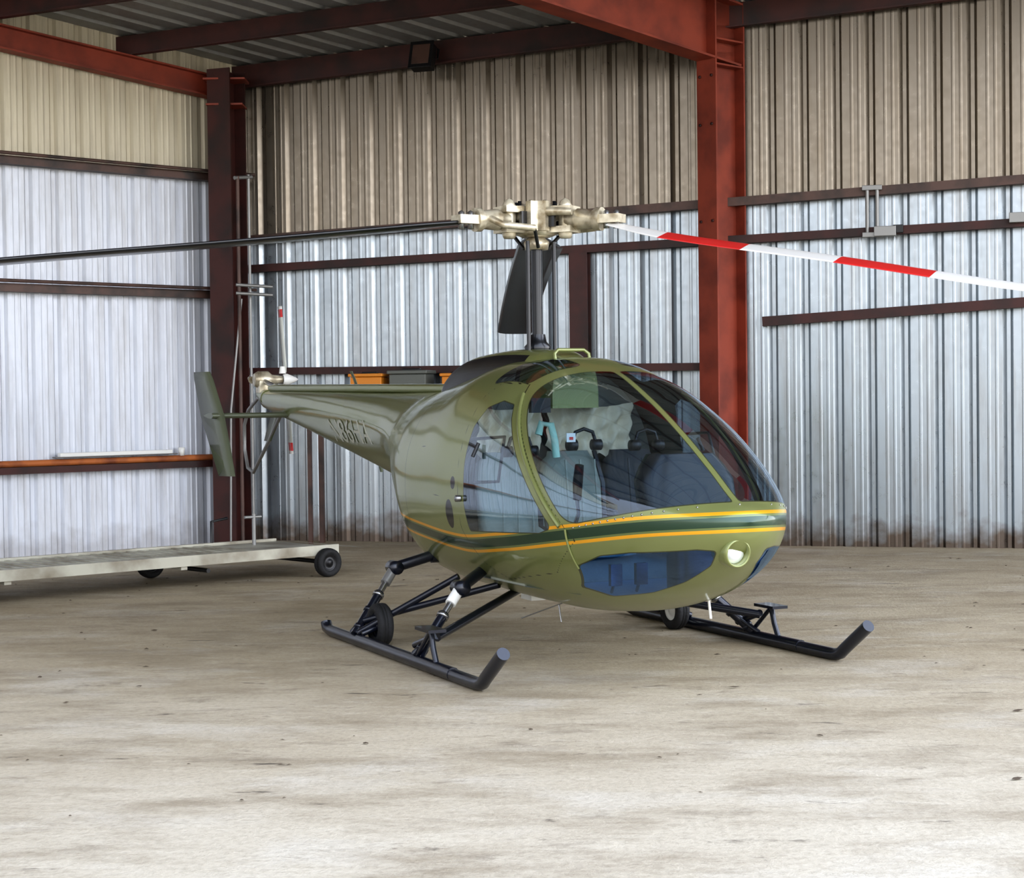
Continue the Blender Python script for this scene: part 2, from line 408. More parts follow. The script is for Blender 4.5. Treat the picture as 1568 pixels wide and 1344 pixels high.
# ================================================================== HELICOPTER
HEL = empty('helicopter', (.175, 11.52, 0), math.atan2(-.912, .41))
M_navy = mat('gear_navy_paint', srgb(16, 21, 34), .3, .2, .4)
M_cream = mat('cast_hub_metal', srgb(208, 200, 178), .32, .5, 0, (srgb(130, 116, 90), 12, .4, .7))
M_steel = mat('steel', srgb(150, 150, 150), .25, .9)
GR = srgb(124, 130, 80)
M_green = mat('olive_metallic_paint', GR, .38, .4, .6)
M_dgreen = mat('tail_surface_green', srgb(96, 102, 82), .45, .1, .3)
M_bladeblk = mat('blade_black', srgb(18, 20, 24), .3, .2, .3)
M_bwhite = mat('blade_white', srgb(220, 218, 212), .35, 0, .3)
M_bred = mat('blade_red', srgb(196, 36, 34), .35, 0, .3)

ts_ = [-6.3, -4, -2.3, -1.6, -1.1, -.7, -.3, .2, .6, 1.1, 1.5, 1.885, 2.2, 2.44, 2.54, 2.585]
f_zt = smooth_interp(ts_, [1.69, 1.66, 1.64, 1.64, 1.68, 1.73, 1.78, 1.835, 1.835, 1.735, 1.575, 1.375, 1.185, 1.03, .98, .925])
f_zb = smooth_interp([-6.3, -4, -2.3, -1.7, -1.35, -1.12, -.95, -.7, -.4, 0, .5, 1, 1.5, 1.9, 2.2, 2.4, 2.5, 2.56, 2.585],
                     [1.52, 1.19, .93, .82, .73, .54, .41, .35, .335, .325, .315, .315, .35, .43, .54, .655, .74, .83, .925])
f_a = smooth_interp([-6.3, -4, -2.3, -1.7, -1.2, -.8, -.3, .2, .7, 1.1, 1.5, 1.8, 2.05, 2.25, 2.4, 2.5, 2.56, 2.585],
                    [.07, .17, .31, .42, .585, .68, .73, .765, .775, .76, .705, .63, .54, .44, .33, .225, .12, .005])
f_zm = smooth_interp([-6.3, -4, -2, -1.2, -.3, 1, 2, 2.585], [1.62, 1.5, 1.34, 1.12, 1.0, .95, .93, .925])
f_nt = smooth_interp([-6.3, -2, -.8, .2, 1.5, 2.3, 2.585], [2.0, 1.9, 2.1, 2.4, 2.4, 2.2, 2.0])
f_nb = smooth_interp([-6.3, -2, -1.3, -.8, .2, 1.5, 2.585], [1.5, 1.5, 2.0, 2.3, 2.15, 2.15, 2.0])
f_wl = smooth_interp([-1.2, -.5, .4, 1.0, 1.75, 2.3, 2.585], [.78, .735, .70, .745, .835, .905, .93])
def side_v(t, w):
    zm = f_zm(t); 
    k = np.where(w > zm, (w-zm)/(f_zt(t)-zm), (zm-w)/(zm-f_zb(t))); n = np.where(w > zm, f_nt(t), f_nb(t))
    return f_a(t)*(np.clip(1-np.clip(k, 0, 1)**n, 0, 1))**(1/n)

def poly_sd(P, X, Y):
    P = np.array(P, float); d = np.full(X.shape, 1e9); ins = np.zeros(X.shape, bool); n = len(P)
    for i in range(n):
        a = P[i]; c = P[(i+1) % n]; e = c-a; wx = X-a[0]; wy = Y-a[1]
        t = np.clip((wx*e[0]+wy*e[1])/(e@e), 0, 1)
        d = np.minimum(d, np.hypot(wx-t*e[0], wy-t*e[1]))
        cond = (a[1] <= Y) != (c[1] <= Y)
        with np.errstate(divide='ignore', invalid='ignore'):
            xi = a[0]+(Y-a[1])*(e[0])/(e[1] if e[1] != 0 else 1e-9)
        ins ^= cond & (X < xi)
    return np.where(ins, d, -d)

def rpoly(P, X, Y, r):
    P = np.array(P, float); c = P.mean(0); Q = []
    for p in P:
        v = c-p; Q.append(p+v/np.linalg.norm(v)*r*1.2)
    return poly_sd(Q, X, Y)+r

t_list = np.concatenate([np.linspace(-6.3, -1.7, 60)[:-1], np.linspace(-1.7, 2.35, 380)[:-1], 2.585-(.235)*(np.linspace(1, 0, 60)**2)])
NT = 240; nR = len(t_list)
th = np.linspace(0, 2*np.pi, NT, endpoint=False)
Tt = np.repeat(t_list[:, None], NT, 1); TH = np.repeat(th[None, :], nR, 0)
top = np.sin(TH) >= 0
n_ = np.where(top, f_nt(Tt), f_nb(Tt)); zm = f_zm(Tt)
V_ = f_a(Tt)*np.sign(np.cos(TH))*np.abs(np.cos(TH))**(2/n_)
H_ = np.where(top, f_zt(Tt)-zm, zm-f_zb(Tt))
W_ = zm+H_*np.sign(np.sin(TH))*np.abs(np.sin(TH))**(2/n_)
A_ = np.abs(V_)
# --- regions
pd = np.array([.73, -.737]); pd /= np.linalg.norm(pd); pn = np.array([-pd[1], pd[0]])
def pil(off): return (Tt-1.0)*pn[0]+(W_-1.63)*pn[1]-off
def smin(a, b_, k):
    h = np.clip(.5+.5*(b_-a)/k, 0, 1); return b_*(1-h)+a*h-k*h*(1-h)
ws = smin(smin(pil(.0), (W_-(.885+(Tt-1.73)*.2))*.98, .09), Tt-(1.0+.1*(1-A_/.5)), .09)
ws = smin(ws, (A_-.024), .02)
door_win = rpoly([(.62, .79), (.57, .95), (.555, 1.2), (.58, 1.42), (.66, 1.53), (.80, 1.57), (.93, 1.55), (1.0, 1.47), (1.22, 1.24), (1.58, .86), (1.5, .835)], Tt, W_, .02)
roofw = np.minimum(rpoly([(.42, .20), (.93, .16), (.90, .46), (.45, .50)], Tt, A_, .05), W_-1.4)
chin = np.minimum(rpoly([(.575, .66), (.55, .715), (.48, .745), (.22, .775), (.15, .765), (.14, .70), (.19, .60), (.27, .52), (.38, .48), (.50, .53)], A_, W_, .02), Tt-1.45)
glass = np.maximum.reduce([ws, door_win, roofw, chin])
door = poly_sd([(.50, 1.60), (.46, 1.2), (.48, .80), (.62, .58), (.8, .50), (1.5, .60), (1.78, .80), (1.72, .86), (.94, 1.62), (.90, 1.67), (.6, 1.68)], Tt, W_)
line = -np.abs(door)+.0035
for tt in (-.05, -.62):
    line = np.maximum(line, np.minimum(-np.abs(Tt-tt)+.003, W_-.5))
line = np.maximum(line, np.minimum.reduce([-np.abs(W_-1.28)+.003, Tt+.62, .46-Tt]))
line = np.maximum(line, np.minimum.reduce([-np.abs(W_-.98)+.003, Tt+.05, .46-Tt]))
line = np.maximum(line, np.minimum(-np.abs(Tt+1.25)+.004, W_*0+1))
hole = np.maximum.reduce([.072-np.hypot((Tt-.31)*1.1, (W_-.875)*.8), .040-np.hypot(Tt-.38, W_-1.07)])
hole = np.minimum(hole, .9-Tt)
stripe = W_-f_wl(Tt)
verts = np.stack([Tt, V_, W_], -1).reshape(-1, 3)
faces = []
for i in range(nR-1):
    a0 = i*NT; a1 = (i+1)*NT
    for k in range(NT):
        k2 = (k+1) % NT
        faces.append((a0+k, a0+k2, a1+k2, a1+k))
faces.append(tuple(range(NT))[::-1])
faces.append(tuple(range((nR-1)*NT, nR*NT)))
me = D.meshes.new('fuselage'); me.from_pydata(verts.tolist(), [], faces); me.update()
pz = me.polygons[(200)*NT+60]
if pz.normal.dot(Vector(pz.center)-Vector((pz.center[0], 0, 1))) < 0:
    me.flip_normals()
for nm, arr in (('glass', glass), ('line', line), ('hole', hole), ('stripe', stripe), ('chin', chin)):
    at = me.attributes.new(nm, 'FLOAT', 'POINT'); at.data.foreach_set('value', arr.reshape(-1).astype(np.float32))
me.polygons.foreach_set('use_smooth', [True]*len(me.polygons))

m = D.materials.new('fuselage_paint_and_glazing'); m.use_nodes = True; nt = m.node_tree; bs = nt.nodes['Principled BSDF']; out = nt.nodes['Material Output']
N = nt.nodes.new; Lk = nt.links.new
def attr(nm):
    a = N('ShaderNodeAttribute'); a.attribute_name = nm; return a.outputs['Fac']
def math_(op, a, bb=None):
    x = N('ShaderNodeMath'); x.operation = op
    for i, q in enumerate((a, bb)):
        if q is None: continue
        if isinstance(q, (int, float)): x.inputs[i].default_value = q
        else: Lk(q, x.inputs[i])
    return x.outputs[0]
def mixc(fac, a, bcol):
    x = N('ShaderNodeMix'); x.data_type = 'RGBA'; Lk(fac, x.inputs[0])
    if isinstance(a, tuple): x.inputs[6].default_value = a
    else: Lk(a, x.inputs[6])
    x.inputs[7].default_value = bcol; return x.outputs[2]
st = math_('ABSOLUTE', attr('stripe'))
tcn = N('ShaderNodeTexCoord'); sp = N('ShaderNodeSeparateXYZ'); Lk(tcn.outputs['Object'], sp.inputs[0])
ok = math_('GREATER_THAN', sp.outputs['X'], -.95)
gold = math_('MULTIPLY', math_('LESS_THAN', st, .056), ok)
mid = math_('MULTIPLY', math_('LESS_THAN', st, .038), ok)
dark = math_('MULTIPLY', math_('LESS_THAN', st, .026), ok)
col = mixc(gold, GR, srgb(226, 162, 30))
col = mixc(mid, col, srgb(104, 116, 68))
col = mixc(dark, col, srgb(28, 58, 36))
col = mixc(math_('GREATER_THAN', attr('line'), 0.), col, srgb(28, 30, 20))
hol = math_('GREATER_THAN', attr('hole'), 0.)
col = mixc(hol, col, (.004, .004, .004, 1))
g = attr('glass')
gask = math_('MULTIPLY', math_('GREATER_THAN', g, -.006), math_('LESS_THAN', g, .0))
col = mixc(gask, col, srgb(62, 66, 44))
Lk(col, bs.inputs['Base Color']); bs.inputs['Roughness'].default_value = .38
bs.inputs['Metallic'].default_value = .4; bs.inputs['Coat Weight'].default_value = .7; bs.inputs['Coat Roughness'].default_value = .09
ng = N('ShaderNodeTexNoise'); ng.inputs['Scale'].default_value = 2.5; Lk(tcn.outputs['Object'], ng.inputs['Vector'])
bp = N('ShaderNodeBump'); bp.inputs['Strength'].default_value = .08; bp.inputs['Distance'].default_value = .05
Lk(ng.outputs['Fac'], bp.inputs['Height']); Lk(bp.outputs[0], bs.inputs['Normal']); Lk(bp.outputs[0], bs.inputs['Coat Normal'])
inner = N('ShaderNodeBsdfDiffuse'); inner.inputs[0].default_value = srgb(80, 84, 78)
gm = N('ShaderNodeNewGeometry')
ms0 = N('ShaderNodeMixShader'); Lk(gm.outputs['Backfacing'], ms0.inputs[0]); Lk(bs.outputs[0], ms0.inputs[1]); Lk(inner.outputs[0], ms0.inputs[2])
trn = N('ShaderNodeBsdfTransparent'); chf = math_('GREATER_THAN', attr('chin'), 0.)
tint = mixc(chf, (.62, .74, .84, 1), (.20, .46, .92, 1)); Lk(tint, trn.inputs[0])
gls = N('ShaderNodeBsdfGlossy'); gls.inputs['Roughness'].default_value = .015
gtint = mixc(chf, (.82, .90, 1, 1), (.55, .75, 1, 1)); Lk(gtint, gls.inputs['Color'])
lw = N('ShaderNodeLayerWeight'); lw.inputs['Blend'].default_value = .5
sch = math_('POWER', lw.outputs['Facing'], 3.2)
frc = math_('ADD', math_('MULTIPLY', sch, .8), .12)
ms1 = N('ShaderNodeMixShader'); Lk(frc, ms1.inputs[0]); Lk(trn.outputs[0], ms1.inputs[1]); Lk(gls.outputs[0], ms1.inputs[2])
ms2 = N('ShaderNodeMixShader'); Lk(math_('GREATER_THAN', g, 0.), ms2.inputs[0]); Lk(ms0.outputs[0], ms2.inputs[1]); Lk(ms1.outputs[0], ms2.inputs[2])
Lk(ms2.outputs[0], out.inputs['Surface'])
me.materials.append(m)
fo = D.objects.new('fuselage', me); COL.objects.link(fo); fo.parent = HEL

# registration letters wrapped on the tail cone
cu = D.curves.new('regtext', 'FONT'); cu.body = 'N86HA'; cu.size = .32; cu.resolution_u = 4
to = D.objects.new('regtmp', cu); COL.objects.link(to); bpy.context.view_layer.update()
tm = D.meshes.new_from_object(to.evaluated_get(bpy.context.evaluated_depsgraph_get()))
D.objects.remove(to)
for sgn in (-1,):
    mm = tm.copy()
    for v in mm.vertices:
        t = -3.9+v.co.x*1.35; w = 1.24+v.co.y*.85
        w2 = min(w, float(f_zt(t))-.03)
        v.co = (t, sgn*(float(side_v(t, w2))+.006), w2)
    mm.materials.append(mat('registration_grey', srgb(176, 178, 164), .5))
    ro = D.objects.new('registration', mm); COL.objects.link(ro); ro.parent = HEL

# doghouse / mast fairing
b = MB()
rings = []
f_dt = smooth_interp([-1.45, -1.2, -.95, -.6, -.1, .3, .55], [1.62, 1.73, 1.83, 1.885, 1.905, 1.89, 1.83])
f_dw = smooth_interp([-1.45, -1.1, -.5, .1, .55], [.10, .24, .30, .28, .16])
NTd = 40
dts = np.linspace(-1.45, .55, 60)
for t in dts:
    r = []
    for k in range(NTd+1):
        a = math.pi*k/NTd; n = 3.2
        y = float(f_dw(t))*np.sign(math.cos(a))*abs(math.cos(a))**(2/n); z = 1.52+(float(f_dt(t))-1.52)*abs(math.sin(a))**(2/n)
        r.append((t, y, z))
    rings.append(r)
for i in range(len(rings)-1):
    for k in range(NTd):
        tmid = (dts[i]+dts[i+1])/2
        zz = (rings[i][k][2]+rings[i][k+1][2])/2
        blk = (-1.1 < tmid < .25) and zz < float(f_dt(tmid))-.035 and zz > 1.5
        b.add([rings[i][k], rings[i+1][k], rings[i+1][k+1], rings[i][k+1]], [[0, 1, 2, 3]], M_blk if blk else M_green, True)
b.add(rings[0], [list(range(NTd+1))], M_green); b.add(rings[-1], [list(range(NTd+1))[::-1]], M_green)
b.tube([(.52, -.12, 1.80), (.50, -.12, 1.86), (.49, -.09, 1.885), (.49, .09, 1.885), (.50, .12, 1.86), (.52, .12, 1.80)], .012, M_green, 8)
b.obj('mast_fairing', HEL)

# mast and hub
HZ = 2.735
b = MB()
b.tube([(0, 0, 1.8), (0, 0, 2.70)], .036, M_bladeblk, 20)
b.tube([(-.11, .03, 1.85), (-.11, .03, 2.60)], .014, M_bladeblk); b.tube([(.08, -.10, 1.85), (.08, -.10, 2.6)], .013, M_bladeblk); b.tube([(.05, .1, 1.85), (.05, .1, 2.6)], .013, M_bladeblk)
b.lathe([(0, .001), (0, .08), (.04, .09), (.07, .06), (.12, .05)], (0, 0, 1.88), (0, 0, 1), M_bladeblk)
b.lathe([(0, .04), (0, .075), (.05, .085), (.08, .05)], (0, 0, 2.55), (0, 0, 1), M_cream)
b.obj('mast', HEL)
AZ = {'a': math.radians(38.4), 'b': math.radians(158.4), 'c': math.radians(278.4)}
b = MB()
b.lathe([(0, .001), (0, .09), (.02, .14), (.05, .14), (.06, .10), (.10, .10), (.11, .16), (.14, .16), (.155, .12), (.21, .115), (.215, .05), (.235, .05), (.235, .001)], (0, 0, 2.63), (0, 0, 1), M_cream, 28)
for k in range(9):
    a = k*2*math.pi/9; b.lathe([(0, .022), (.06, .022), (.06, .001)], (.13*math.cos(a), .13*math.sin(a), 2.77), (0, 0, 1), M_cream, 10)
    b.lathe([(0, .012), (.09, .012), (.09, .001)], (.13*math.cos(a), .13*math.sin(a), 2.77), (0, 0, 1), M_bladeblk, 8)
for a in AZ.values():
    d = Vector((math.cos(a), math.sin(a), 0)); p = Vector((-d.y, d.x, 0))
    R3 = Matrix((d, p, Vector((0, 0, 1)))).transposed()
    for sg in (-1, 1):
        b.box(d*.17+Vector((0, 0, HZ+sg*.065)), (.22, .16, .04), M_cream, R3)
        b.box(d*.10+p*sg*.12+Vector((0, 0, HZ+.02)), (.08, .06, .19), M_cream, R3)
        b.box(d*.13+p*sg*.09+Vector((0, 0, HZ-.0)), (.10, .03, .10), M_bladeblk, R3)
    b.lathe([(-.12, .001), (-.12, .035), (-.10, .045), (.09, .045), (.125, .03), (.14, .001)], d*.21+Vector((0, 0, HZ)), (0, 0, 1), M_cream, 16)
    z = lambda s: HZ-.045*(s-.25)
    b.tube([d*.22+Vector((0, 0, HZ)), d*.28+Vector((0, 0, z(.28))), d*.30+Vector((0, 0, z(.30))), d*.41+Vector((0, 0, z(.41))), d*.43+Vector((0, 0, z(.43))), d*.47+Vector((0, 0, z(.47)))],
           [.05, .055, .07, .06, .076, .076], M_cream, 20)
    b.box(d*.53+Vector((0, 0, z(.53))), (.16, .12, .055), M_cream, R3)
    for q in (.50, .57):
        b.lathe([(-.06, .001), (-.06, .02), (.05, .02), (.06, .001)], d*q+Vector((0, 0, z(q))), (0, 0, 1), M_steel, 10)
    b.tube([d*.38+p*.05+Vector((0, 0, HZ)), d*.35+p*.15+Vector((0, 0, HZ-.05)), d*.12+p*.16+Vector((0, 0, HZ-.06))], .022, M_cream, 10)
    b.tube([d*.30-p*.09+Vector((0, 0, HZ+.04)), d*.12-p*.12+Vector((0, 0, HZ+.05))], [.022, .032], M_cream, 12)
    b.tube([d*.12+p*.16+Vector((0, 0, HZ-.06)), d*.04+p*.08+Vector((0, 0, 2.56))], .012, M_bladeblk, 8)
b.obj('rotor_hub', HEL)

def blade(name, a, prof, chord, cols, pitch):
    fz = smooth_interp([p[0] for p in prof], [p[1] for p in prof])
    d = Vector((math.cos(a), math.sin(a), 0)); p = Vector((-d.y, d.x, 0)); b = MB()
    sec = [(.5, 0), (.42, .045), (.25, .06), (0, .045), (-.3, .015), (-.5, 0), (-.3, -.015), (0, -.045), (.25, -.06), (.42, -.045)]
    def ring(s_):
        c = chord*(min(1, .45+(s_-.52)/.35*.55) if s_ < .87 else 1)
        r = []
        for u, h in sec:
            cp, sp_ = math.cos(pitch), math.sin(pitch); uu = u-.25
            hh = h*.24
            r.append(tuple(d*s_+p*(uu*c*cp-hh*sp_)+Vector((0, 0, float(fz(s_))+uu*c*sp_+hh*cp))))
        return r
    bounds = [c[0] for c in cols]+[prof[-1][0]]
    for i, (s0, mm) in enumerate(cols):
        s1 = bounds[i+1]; k = max(2, int((s1-s0)/.12))
        rs = [ring(s0+(s1-s0)*j/k) for j in range(k+1)]
        b.rings(rs, mm, caps=(i in (0, len(cols)-1)))
    return b.obj(name, HEL)
blade('rotor_blade_a', AZ['a'], [(.53, 2.69), (.92, 2.60), (2.04, 2.395), (3.1, 2.19), (4.9, 1.90)], .25,
      [(.53, M_bwhite), (.92, M_bred), (1.46, M_bwhite), (2.04, M_bred), (2.61, M_bwhite), (3.2, M_bred), (3.8, M_bwhite)], math.radians(10))
blade('rotor_blade_b', AZ['b'], [(.53, 2.68), (2.2, 2.56), (3.6, 2.40), (4.87, 2.20)], .32, [(.53, M_bladeblk)], math.radians(4))
blade('rotor_blade_c', AZ['c'], [(.53, 2.71), (2.18, 2.515), (3.53, 2.365), (4.9, 2.18)], .25, [(.53, M_bladeblk)], math.radians(6))

# tail
b = MB()
b.tube([(-6.2, 0, 1.62), (-6.45, 0, 1.66)], [.08, .05], M_green, 16)
b.lathe([(-.09, .001), (-.09, .06), (-.05, .085), (.05, .085), (.09, .05), (.2, .035), (.2, .001)], (-6.38, 0, 1.80), (0, 1, 0), M_cream, 20)
b.box((-6.36, 0, 1.73), (.14, .12, .12), M_cream)
b.tube([(-6.0, 0, 1.73), (-6.36, 0, 1.79)], .025, M_steel); b.tube([(-6.3, 0, 1.79), (-6.62, .0, 1.83)], .02, M_cream)
b.tube([(-6.6, -.05, 1.8), (-6.75, -.03, 1.82)], [.035, .02], M_cream)
b.lathe([(0, .05), (.04, .06), (.08, .045), (.14, .02), (.16, .001)], (-6.38, .2, 1.80), (0, 1, 0), M_white, 18)
b.tube([(-6.38, .2, 1.86), (-6.38, .2, 1.93)], [.035, .025], M_white)
b.obj('tail_gearbox', HEL, bevel=.004)
b = MB(); M_tb = mat('tail_blade_grey', srgb(196, 198, 190), .35)
for sg in (1, -1):
    def rr_(z, c=.15):
        return [(-6.38+u*c-.22*z*sg, .23+h, 1.80+z*sg) for u, h in ((.5, 0), (.2, .014), (-.5, 0), (.2, -.014))]
    b.rings([rr_(.07, .06), rr_(.14), rr_(.62)], M_tb); b.rings([rr_(.62), rr_(.70)], M_bred); b.rings([rr_(.70), rr_(.73)], M_bwhite)
b.obj('tail_rotor', HEL)
b = MB()
def airfoil(c0, chord, thick):
    return [(c0[0]+u*chord, c0[1], c0[2]+h*thick) for u, h in ((.5, 0), (.35, .5), (0, .45), (-.5, 0), (0, -.45), (.35, -.5))]
b.rings([airfoil((-5.5, y, 1.46), .36, .05) for y in (-.78, -.4, 0, .4, .78)], M_dgreen)
for sg in (-1, 1):
    def fin(z, c0, ch): return [(c0+u*ch, sg*(.79-.10*(u+.5))+h*.03, z) for u, h in ((.5, 0), (.3, .5), (-.5, 0), (.3, -.5))]
    b.rings([fin(1.87, -5.86, .22), fin(1.8, -5.80, .32), fin(1.46, -5.5, .48), fin(1.2, -5.26, .36), fin(.92, -5.02, .2)], M_dgreen)
b.obj('stabilizer', HEL)
b = MB()
b.tube([(-6.1, 0, 1.6), (-6.5, -.02, 1.62), (-6.85, -.02, 1.5), (-7.0, -.02, 1.35), (-7.0, -.02, 1.1), (-6.9, -.02, .92), (-6.7, -.02, .88), (-6.2, 0, 1.2), (-5.8, 0, 1.45)], .018, M_pipe, 10)
def fin2(z, c0, ch): return [(c0+u*ch, h*.03, z) for u, h in ((.5, 0), (.3, .5), (-.5, 0), (.3, -.5))]
b.rings([fin2(1.55, -5.85, .4), fin2(1.2, -6.25, .25)], M_dgreen)
b.obj('tail_guard', HEL)
b = MB(); b.tube([(-1.3, 0, 1.66), (-6.1, 0, 1.715)], .035, M_green, 12); b.obj('driveshaft_cover', HEL)

# landing gear
for sg, nm in ((-1, 'right'), (1, 'left')):
    b = MB(); y = sg*1.155
    arc = [(-.97, y, .085), (-.95, y, .05), (-.86, y, .037), (1.62, y, .037), (1.68, y, .040), (1.725, y, .055), (1.76, y, .082), (2.0, y, .245)]
    b.tube(arc, .037, M_navy, 16)
    b.tube([(-.3, y, .04), (1.3, y, .04)], .040, M_navy, 12)
    for t0, t1, t2, w1, w2 in ((-.37, -.58, -.55, .47, .55), (.75, .56, .34, .44, .55)):
        a = Vector((t0, y, .07)); k = Vector((t1, sg*.80, w1)); e = Vector((t2, sg*.50, w2))
        b.tube([a, a.lerp(k, .62)], .031, M_navy, 14)
        b.tube([a.lerp(k, .60), a.lerp(k, .80)], .022, M_steel, 12)
        b.tube([a.lerp(k, .76), k, k.lerp(e, .12)], .034, M_white if t0 > 0 else M_pipe, 14)
        b.tube([k, e], .036, M_navy, 14)
        b.lathe([(-.06, .001), (-.06, .045), (.06, .045), (.06, .001)], k, (1, 0, 0), M_navy, 14)
        for q in (.1, .35, .58): b.lathe([(-.012, .031), (-.012, .038), (.012, .038), (.012, .031)], a.lerp(k, q), k-a, M_steel if q == .58 else M_navy, 14)
        b.tube([a+Vector((-.07, 0, -.01)), a+Vector((-.07, 0, .01)), a.lerp(k, .3)], .016, M_navy, 8)
        b.tube([a+Vector((.07, 0, 0)), a.lerp(k, .3)], .016, M_navy, 8)
    b.tube([(-.30, y, .09), (.10, sg*.62, .46)], .022, M_navy, 10)
    b.tube([(-.34, sg*1.1, .16), (.35, sg*.45, .42)], .022, M_navy, 10)
    b.tube([(.92, sg*1.10, .2), (.15, sg*.22, .36)], .026, M_navy, 10)
    b.tube([(.62, sg*1.12, .12), (.92, sg*1.1, .21)], .022, M_navy, 10)
    b.tube([(1.05, y, .06), (1.0, y, .15), (.97, y, .245)], .018, M_navy, 8); b.tube([(.75, y, .08), (.95, y, .235)], .014, M_navy, 8)
    b.box((.96, y, .255), (.22, .11, .018), M_navy)
    b.obj('skid_'+nm, HEL)
    wt = -.24 if sg < 0 else -.05
    b = MB(); wheel(b, (wt, sg*1.03, .14), (0, 1, 0), .14, .10, M_white if sg > 0 else M_navy)
    b.tube([(wt, sg*1.0, .14), (wt, sg*1.155, .09)], .02, M_navy)
    b.obj('ground_wheel_'+nm, HEL)
b = MB()
b.tube([(.34, -.55, .52), (.34, .55, .52)], .04, M_navy); b.tube([(-.55, -.55, .53), (-.55, .55, .53)], .04, M_navy)
b.tube([(.9, -.3, .34), (.93, -.3, .24)], .005, M_steel, 6); b.tube([(.6, -.1, .32), (.35, -.3, .2)], .004, M_steel, 6)
b.box((.1, -.1, .31), (.16, .10, .05), M_white)
b.tube([(1.9, .15, .44), (1.92, .15, .34)], .008, M_white, 8)
b.obj('belly_fittings', HEL)

# landing light
b = MB()
M_lens = mat('lamp_lens', srgb(235, 238, 240), .08, .6)
tl = 2.50
b.lathe([(-.10, .08), (0.03, .082), (.045, .075), (.05, .068), (.04, .062), (.0, .058)], (tl, -.05, .765), (1, 0, -.1), M_green, 28)
b.lathe([(.0, .058), (-.01, .05), (-.03, .03), (-.04, .001)], (tl, -.05, .765), (1, 0, -.1), M_steel, 28)
b.lathe([(.01, .058), (.02, .045), (.024, .03), (.026, .001)], (tl, -.05, .765), (1, 0, -.1), M_lens, 28)
b.obj('landing_light', HEL)
b = MB()
def surf(t, w, s=-1, o=.004): return (t, s*(float(side_v(t, w))+o), w)
for s in (-1, 1):
    pts = []
    for i in range(21):
        k = i/20; t = 1.0+.73*k; w = 1.63-.737*k; t -= .055; pts.append(surf(t, w-.02, s))
    b.tube(pts, .013, M_green, 8)
    b.tube([surf(1.72, .86-.02*i, s) for i in range(12)], .007, M_green, 8)
    b.tube([surf(.58, 1.34, s, -.01), surf(1.0, 1.36, s, -.012), surf(1.03, 1.1, s, -.012), surf(.62, 1.08, s, -.01)], .010, M_blk, 8)
    b.tube([surf(.76, 1.32, s, .02), surf(.76, 1.24, s, .04)], .012, M_blk, 8)
    b.lathe([(0, .02), (.03, .02), (.03, .001)], surf(.52, .98, s), (0, s, 0), M_steel, 12)
    for i in range(15):
        t = 1.78+i*.05; w = .862+(t-1.73)*.2
        b.lathe([(0, .006), (.004, .005), (.005, .001)], surf(t, w, s, .0), (.3, s, 0), M_steel, 8)
b.obj('window_trim', HEL)

# cabin interior
M_seat = mat('seat_cover_fabric', srgb(140, 144, 132), .8, bump=.6, bscale=9)
M_seatd = mat('seat_cover_charcoal', srgb(56, 58, 60), .8, bump=.6, bscale=9)
M_cloth = mat('sunshade_cloth', srgb(222, 208, 180), .85, bump=1.0, bscale=7)
M_pan = mat('instrument_panel_black', srgb(26, 27, 30), .35)
M_int = mat('cabin_floor_carpet', srgb(140, 148, 152), .8)
inr = MB()
ring = []
for k in range(48):
    a = 2*math.pi*k/48; zm_ = float(f_zm(.2)); n = float(f_nt(.2) if math.sin(a) >= 0 else f_nb(.2))
    y = .96*float(f_a(.2))*np.sign(math.cos(a))*abs(math.cos(a))**(2/n)
    z = zm_+.96*((float(f_zt(.2))-zm_) if math.sin(a) >= 0 else (zm_-float(f_zb(.2))))*np.sign(math.sin(a))*abs(math.sin(a))**(2/n)
    ring.append((.2, y, z))
M_blkhd = mat('bulkhead_grey_fabric', srgb(112, 114, 106), .85)
inr.add(ring, [list(range(48))], M_blkhd)
fl = [(.2, .55), (1.0, .55), (1.5, .46), (1.75, .30), (1.85, .12)]
inr.add([(t, -y, .47) for t, y in fl]+[(t, y, .47) for t, y in fl[::-1]], [list(range(10))], M_int)
inr.obj('cabin_bulkhead', HEL)
b = MB(); nu, nv = 44, 16
for yc, hw in ((-.36, .22), (.20, .30)):
    V = []
    for j in range(nv):
        for i in range(nu):
            q = i/(nu-1)*2-1
            y = yc+hw*q; z = 1.58-.36*j/(nv-1)*(1-.18*abs(math.cos(i*.35)))-.12*abs(y)**2-.05*(1-q*q)
            V.append((.34+.02*math.sin(i*.9+j*.3)+.02*math.sin(j*1.1+i*.3), y, z))
    b.add(V, [[j*nu+i, j*nu+i+1, (j+1)*nu+i+1, (j+1)*nu+i] for j in range(nv-1) for i in range(nu-1)], M_cloth, True)
b.obj('cloth_shade', HEL)
b = MB()
